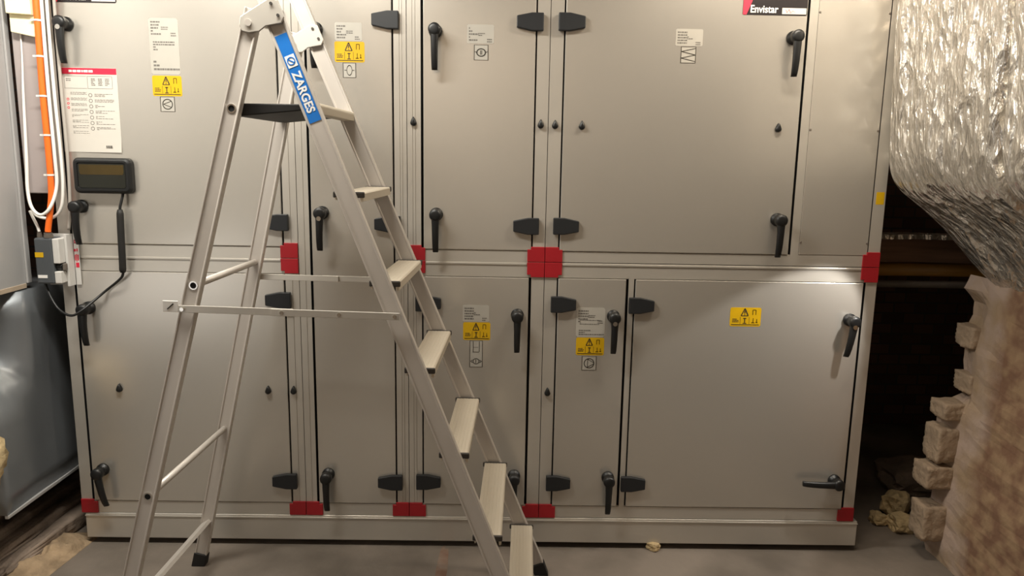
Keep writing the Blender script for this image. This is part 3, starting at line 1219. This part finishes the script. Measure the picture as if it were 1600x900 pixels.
for y in (-.2, .3):
    bm = boxm(-2.19 - o.x, -2.15 - o.x, y - .02 - o.y, y + .02 - o.y, .0 - o.z, .2675 - o.z)
    link('support_leg', bm, 'galv', ld)

bm = boxm(-.040, .05, 0, .012, 0, .80)
tr = link('cable_tray', bm, 'tray', None, bevel=.004)
tr.location = (-1.70, -.035, 1.392)
tag(tr, 'grey steel strip standing behind the orange cable, beside the pale duct', 'cable tray')
bm = bmesh.new()
prism(bm, [(-.043, .011), (.043, -.006), (.043, .066), (-.043, .070)], -.012, 0)
prism(bm, [(-.043, .0702), (.043, .0662), (.040, .27), (-.046, .27)], -.030, 0)
cd = link('cardboard_strip', bm, 'card', None, bevel=.002)
cd.location = (-1.681, -.05, 1.94)
tag(cd, 'cream cardboard strip hanging at the top of the pale duct', 'cardboard')

# orange cable and its white companions
oc = empty('orange_cable', (-1.64, -.075, 1.3), 'thick orange cable dropping into the grey switch box', 'cable')
path = [(-1.624, -.065, 2.35), (-1.625, -.065, 2.06), (-1.628, -.065, 1.9), (-1.630, -.065, 1.735), (-1.628, -.065, 1.53), (-1.629, -.067, 1.40), (-1.638, -.07, 1.33), (-1.650, -.07, 1.27), (-1.652, -.07, 1.255)]
bm = bmesh.new()
tube(bm, spline(rel(path, oc), 6), .0105, 14)
link('jacket', bm, 'orange', oc, smooth=True)
for x, z in ((-1.626, 1.99), (-1.629, 1.87), (-1.630, 1.735), (-1.6285, 1.60), (-1.628, 1.46)):
    bm = bmesh.new()
    n = 16
    rs = []
    for dz, r_ in ((-.003, .0108), (-.003, .0125), (.003, .0125), (.003, .0108)):
        rs.append([(x - oc.location.x + r_ * math.cos(2 * PI * i / n), -.065 - oc.location.y + r_ * math.sin(2 * PI * i / n), z - oc.location.z + dz) for i in range(n)])
    rs.append(rs[0])
    rings(bm, rs, False)
    box(bm, x - .020 - oc.location.x, x - .011 - oc.location.x, -.073 - oc.location.y, -.067 - oc.location.y, z - .003 - oc.location.z, z + .003 - oc.location.z)
    tie = link('cable_tie', bm, 'whitecable', oc)
CG = 'white cables beside the orange cable'


def cable(path, r_, m_, label, name='white_cable', thin=None):
    bm = bmesh.new()
    e = Vector(path[0])
    sp_ = spline([Vector(p) - e for p in path], 8)
    if thin:
        r_ = [r_ if i < thin else max(.0028, r_ - .0002 * (i - thin)) for i in range(len(sp_))]
    tube(bm, sp_, r_, 10)
    c = link(name, bm, m_, None, smooth=True)
    c.location = e
    return tag(c, label, 'cable', CG)


cable([(-1.605, -.062, 2.3), (-1.609, -.062, 2.0), (-1.611, -.062, 1.75), (-1.609, -.062, 1.53), (-1.611, -.063, 1.42), (-1.628, -.084, 1.345), (-1.662, -.088, 1.318), (-1.694, -.084, 1.345), (-1.708, -.075, 1.41), (-1.708, -.065, 1.52), (-1.707, -.050, 1.75), (-1.704, -.0405, 1.92), (-1.70, -.0405, 2.3)],
      .0058, 'whitecable', 'white cable looping up in a U in front of the orange cable', thin=72)  # thinned left leg also stands in for the bright highlight on the tray edge
cable([(-1.593, -.05, 2.3), (-1.598, -.05, 2.0), (-1.598, -.05, 1.75), (-1.594, -.05, 1.53), (-1.596, -.05, 1.42), (-1.61, -.05, 1.34), (-1.645, -.05, 1.305), (-1.69, -.052, 1.308), (-1.712, -.055, 1.33)],
      .0055, 'whitecable', 'white cable bending left just above the switch box')
cable([(-1.580, -.03, 2.3), (-1.584, -.03, 2.0), (-1.584, -.03, 1.75), (-1.582, -.03, 1.5), (-1.588, -.03, 1.35), (-1.60, -.03, 1.26)],
      .0058, 'greycable', 'grey cable running straight down nearest the upper left cabinet', 'grey_cable')
cable([(-1.718, -.058, 1.330), (-1.706, -.06, 1.302), (-1.694, -.06, 1.272), (-1.690, -.06, 1.254)],
      .005, 'whitecable', 'short white cable stub entering the switch box left of the orange cable')

# isolator
iso = empty('isolator_switch', (-1.664, -.05, 1.066), 'grey isolator switch box with a yellow tag at the end of the orange cable', 'switch')
bm = boxm(-.034, .030, -.036, .034, .0, .168)
hb = link('housing', bm, 'isolator', iso, bevel=.006)
for z0, z1 in ((.075, .166), (.002, .046)):
    bm = boxm(.0303, .054, -.034, .034, z0, z1)
    sl = link('side_cover', bm, 'isolator_light', iso, bevel=.003)
    sl['label'] = 'light grey side cover'
bm = bmesh.new()
cyl(bm, (.0303, -.012, .061), (.052, -.012, .061), .0125)
link('switch_knob', bm, 'plastic', iso, bevel=.002)
bm = bmesh.new()
box(bm, .0522, .064, -.020, -.004, .048, .074)
link('switch_lever', bm, 'pipe_grey', iso, bevel=.003)
bm = boxm(-.032, -.002, -.0372, -.0362, .098, .116)
y_ = link('yellow_tag', bm, 'yellow', iso)
y_['label'] = 'yellow tag'
bm = boxm(-.028, .006, -.0372, -.0362, .022, .033)
w_ = link('white_tag', bm, 'white', iso)
w_['label'] = 'white tag'
for gx, gy, r_ in ((.012, -.02, .017), (-.026, -.01, .009)):
    bm = bmesh.new()
    cyl(bm, (gx, gy, .1682), (gx, gy, .178), r_, n=6)
    cyl(bm, (gx, gy, .178), (gx, gy, .186), r_ * .85, n=14)
    link('cable_gland', bm, 'pipe_grey', iso)
bm = boxm(-.030, .064, .0355, .0405, -.014, .178)
bk = link('mounting_plate', bm, 'isolator_light', iso, bevel=.001)
bm = boxm(.055, .064, -.0, .0355, -.014, .178)
bk = link('mounting_lug', bm, 'isolator_light', iso, bevel=.001)
bm = boxm(.066, .0845, .0385, .0418, -.014, .178)
bk = link('warning_plate', bm, 'isolator_light', iso, bevel=.001)
bk['label'] = 'pale plate with red lettering'
bm = bmesh.new()
for x0, x1, z0, z1 in ((.069, .079, .152, .156), (.069, .079, .142, .146), (.069, .072, .142, .156), (.0765, .079, .142, .156), (.067, .073, .112, .121), (.076, .080, .112, .123),
                       (.068, .071, .078, .1), (.073, .076, .074, .102), (.078, .082, .078, .1), (.070, .082, .052, .07)):
    box(bm, x0, x1, .0377, .0384, z0, z1)
link('red_lettering', bm, 'redink', bk)

# ------------------------------------------------------------------ left floor: stone slabs and mortar
for i in range(6):
    # long courses running away from the viewer, stepping up to the left
    dx = -.075 * i
    rr = rock(20 + i, .036, .62, .032, .06, 4, .8)
    for v in rr.verts:
        v.co.x += .012 * noise.noise(Vector((i * 3.3, v.co.y * 6, 0)))
        v.co.z += .012 * noise.noise(Vector((i * 1.3, v.co.y * 9, v.co.x * 9)))
    s = link('stone_slab', rr, 'slab', None, smooth=True)
    s.location = (-1.735 + dx * .98 - .02, .32, .034 + .021 * i)
    s.rotation_euler = (0, -.05, -.06)
    names = ['nearest the mortar', 'second out from the mortar', 'third out from the mortar', 'fourth out from the mortar', 'fifth out from the mortar', 'farthest from the mortar, under the dark duct']
    tag(s, 'dark rough stone slab under the dark duct, ' + names[i] if i < 5 else 'dark rough stone slab, ' + names[i], 'stone slab', 'stone slabs under the dark duct')
bm = bmesh.new()
n1, n2 = 26, 22
g = []
for i in range(n1):
    row = []
    for j in range(n2):
        u, v = i / (n1 - 1), j / (n2 - 1)
        y = -.34 + .42 * u
        x = -1.80 + .135 * v + .04 * u
        edge = min(u, 1 - u, v * 1.2, 1 - v) * 4
        hgt = .055 * min(1, max(0, edge)) * (1 - .75 * v)
        hgt += (.028 * noise.noise(Vector((x * 14, y * 14, 1))) + .014 * noise.noise(Vector((x * 40, y * 40, 5)))) * min(1, edge)
        row.append(bm.verts.new((x, y, max(.001, hgt))))
    g.append(row)
for i in range(n1 - 1):
    for j in range(n2 - 1):
        bm.faces.new((g[i][j], g[i + 1][j], g[i + 1][j + 1], g[i][j + 1]))
lowv = bmesh.ops.extrude_face_region(bm, geom=bm.faces[:])
for e in lowv['geom']:
    if isinstance(e, bmesh.types.BMVert):
        e.co.z = .0
mt = link('mortar_rubble', bm, 'mortar', None, smooth=True)
tag(mt, 'crumbled beige mortar along the left end of the plinth', 'rubble')
mt['kind'] = 'stuff'

# bare stone jutting at the very left
bm = rock(50, .165, .115, .14, .22, 4, .5)
s = link('stone_block', bm, 'stone', None, smooth=True)
s.location = (-1.855, -.435, .515)
tag(s, 'pale rough stone jutting in front of the dark dented duct', 'stone')
bm = rock(51, .15, .11, .185, .12, 3, .8)
s = link('stone_block', bm, 'stone', None, smooth=True)
s.location = (-1.93, -.44, .185)
tag(s, 'rough stone underneath the pale jutting stone at the dark duct', 'stone')

# rust stain on the floor behind the ladder
bm = bmesh.new()
pts = []
for i in range(26):
    t = 2 * PI * i / 26
    r_ = 1 + .35 * noise.noise(Vector((math.cos(t) * 2, math.sin(t) * 2, 8)))
    pts.append((.022 * r_ * math.cos(t), .17 * r_ * math.sin(t)))
a = [bm.verts.new((x, y, .0012)) for x, y in pts]
b = [bm.verts.new((x, y, .0002)) for x, y in pts]
bm.faces.new(a)
bm.faces.new(b[::-1])
for i in range(26):
    bm.faces.new((a[i], b[i], b[(i + 1) % 26], a[(i + 1) % 26]))
st = link('floor_stain', bm, 'rust')
st.location = (-.215, -.17, 0)
struct(st)

# crumbs and lumps on the floor
for i, (x, y, sx, sy, sz, lab, m_) in enumerate((
        (1.735, .18, .05, .045, .035, 'yellowish stone lump lying nearest the broken wall end', 'stone'),
        (1.785, .33, .062, .05, .05, 'yellowish stone lump lying on top of the heap behind the cabinet corner', 'stone'),
        (1.66, .24, .035, .03, .025, 'small yellowish stone between the lumps and the plinth', 'stone'),
        (.625, -.005, .026, .018, .016, 'small pale stone chip under the front edge of the plinth', 'stone'))):
    b_ = rock(70 + i, sx, sy, sz, .3, 3, .6)
    s = link('stone_lump', b_, m_, None, smooth=False)
    s.location = (x, y, sz * .93)
    s.rotation_euler = (0, 0, i * .8)
    tag(s, lab, 'stone')
bm = rock(90, .16, .14, .06, .2, 3, .7)
s = link('stone_lump', bm, 'slab', None)
s.location = (2.02, .62, .055)
tag(s, 'flat dark stone lying behind the broken wall end', 'stone')

# ------------------------------------------------------------------ the gap at the right: pipes and timbers
for name, z, h_, y, m_, lab, cat, kind in (
        ('foil_strip', 1.252, .010, .36, 'foil', 'thin crumpled foil strip along the top of the brown timber', 'foil strip', 'b'),
        ('timber_beam', 1.192, .050, .40, 'timber', 'brown timber beam crossing the gap right of the cabinets', 'timber', 'b'),
        ('brown_pipe', 1.103, .029, .40, 'lacquer', 'yellow-brown pipe crossing the gap under the timber beam', 'pipe', 'p'),
        ('grey_pipe', 1.038, .016, .40, 'pipe_grey', 'thin grey pipe under the yellow-brown pipe', 'pipe', 'p')):
    bm = bmesh.new()
    if kind == 'p':
        tube(bm, [(-.87, 0, 0), (.87, 0, 0)], h_, 18)
    else:
        n = 40
        rs = []
        for i in range(n + 1):
            x = -.87 + 1.74 * i / n
            w_ = .06 if name == 'timber_beam' else .05
            k = .004 * noise.noise(Vector((x * 9, z, 1)))
            rs.append([(x, -w_, -h_ + k), (x, w_, -h_ + k), (x, w_, h_ + k), (x, -w_, h_ + k)])
        rings(bm, rs)
    p = link(name, bm, m_, None, smooth=kind == 'p')
    p.location = (2.33, y, z)
    tag(p, lab, cat)

# ------------------------------------------------------------------ foil wrapped duct at the right
fd = empty('foil_duct', (1.95, -1.0, 1.0), 'big foil-wrapped duct bulging into the room at the upper right', 'duct')
PROF = [(1.60, 2.75), (1.47, 2.62), (1.38, 2.4), (1.352, 2.13), (1.356, 1.95), (1.360, 1.80), (1.366, 1.66), (1.374, 1.565), (1.392, 1.505), (1.432, 1.455), (1.508, 1.40), (1.592, 1.334), (1.672, 1.253),
        (1.755, 1.170), (1.865, 1.070), (1.977, .960), (2.09, .84), (2.2, .75), (2.35, .70), (2.6, .72)]


def foil_part(y0, y1, grow, seed):
    P = spline([(x, 0, z) for x, z in PROF], 12)
    cen = Vector((2.35, 0, 1.7))
    step = .011
    ny = int((y0 - y1) / step) + 1
    bm = bmesh.new()
    rows = []
    for i in range(ny + 1):
        y = y0 + (y1 - y0) * i / ny
        row = []
        e = min(i, ny - i) / ny * (y0 - y1)
        for p in P:
            d_ = (p - cen)
            d_.y = 0
            d_.normalize()
            fold = noise.noise(Vector((y * 17 + p.x * 6, p.z * 4.5 + y * 3, seed))) * .012
            fold += abs(noise.noise(Vector((y * 36, p.z * 9, seed + 4)))) * .008
            fold += noise.noise(Vector((y * 4, p.z * 3, seed + 9))) * .015
            k = grow + fold * min(1, .25 + e / .12) - .012 * math.exp(-e / .012)
            row.append(bm.verts.new((p.x + d_.x * k - fd.location.x, y - fd.location.y, p.z + d_.z * k - fd.location.z)))
        rows.append(row)
    for a, b in zip(rows, rows[1:]):
        for j in range(len(P) - 1):
            bm.faces.new((a[j], a[j + 1], b[j + 1], b[j]))
    for row in (rows[0], rows[-1]):
        bm.faces.new(row)
    a0 = [r[0] for r in rows]
    a1 = [r[-1] for r in rows]
    bm.faces.new(a0 + a1[::-1])
    return link('foil_wrap', bm, 'foil', fd, smooth=True)


foil_part(-.075, -.43, .0, 1)
foil_part(-.432, -.69, .012, 2)
foil_part(-.70, -1.6, .006, 3)

# ------------------------------------------------------------------ lights
def area(name, loc, target, sx, sy, power, col):
    l = bpy.data.lights.new(name, 'AREA')
    l.shape = 'RECTANGLE'
    l.size, l.size_y = sx, sy
    l.energy = power
    l.color = col
    o = bpy.data.objects.new(name, l)
    C.objects.link(o)
    o.location = loc
    o.rotation_euler = (Vector(target) - Vector(loc)).to_track_quat('-Z', 'Y').to_euler()
    return o


area('tube_lamp', (-1.0, -.83, 2.6), (-1.0, -.38, 0), 1.1, .16, 53, (1., .955, .86))
area('tube_lamp', (.95, -.5, 2.52), (.95, -.1, 0), .6, .14, 17.5, (1., .88, .72))
area('wall_fill', (-.8, -3.9, 2.86), (-.8, -4.7, 1.6), 2.6, .3, 58, (1., 1., 1.))  # added fill behind the camera, brightens the wall that the doors mirror
area('low_left_fill', (-2.55, -3.1, .8), (-1.4, 0, .95), 1.1, 1.1, 5, (1., .98, .95))  # unseen fill added to lighten the lower left door
sp = bpy.data.lights.new('wedge_spot', 'SPOT')  # spot without a body, added to draw the light wedge at right
sp.energy = 20
sp.color = (1., .96, .9)
sp.spot_size = math.radians(58)
sp.spot_blend = .3
sp.shadow_soft_size = .015
so = bpy.data.objects.new('wedge_spot', sp)
C.objects.link(so)
so.location = (1.43, -.27, 1.34)
so.rotation_euler = (Vector((1.05, 0, .74)) - so.location).to_track_quat('-Z', 'Y').to_euler()

w = bpy.data.worlds.new('world')
bpy.context.scene.world = w
w.use_nodes = True
w.node_tree.nodes['Background'].inputs[0].default_value = (1, .95, .9, 1)
w.node_tree.nodes['Background'].inputs[1].default_value = .04

# ------------------------------------------------------------------ camera
cam = bpy.data.cameras.new('camera')
cam.sensor_width = 36
cam.lens = 1160 / 1600 * 36
cam.clip_start = .02
co = bpy.data.objects.new('camera', cam)
C.objects.link(co)
pitch, roll, yaw = .172544, .017773, .012978
cp, sp, cy, sy = math.cos(pitch), math.sin(pitch), math.cos(yaw), math.sin(yaw)
fwd = Vector((sy * cp, cy * cp, -sp))
right = Vector((cy, -sy, 0))
up = right.cross(fwd)
r2 = right * math.cos(roll) + up * math.sin(roll)
u2 = -right * math.sin(roll) + up * math.cos(roll)
m4 = Matrix((r2, u2, -fwd)).transposed().to_4x4()
m4.translation = Vector((0, -2.7753, 1.5468))
co.matrix_world = m4
sc = bpy.context.scene
sc.camera = co
sc.view_settings.view_transform = 'Standard'
sc.view_settings.look = 'None'
sc.view_settings.gamma = 1
sc.view_settings.use_curve_mapping = False
sc.view_settings.exposure = 0
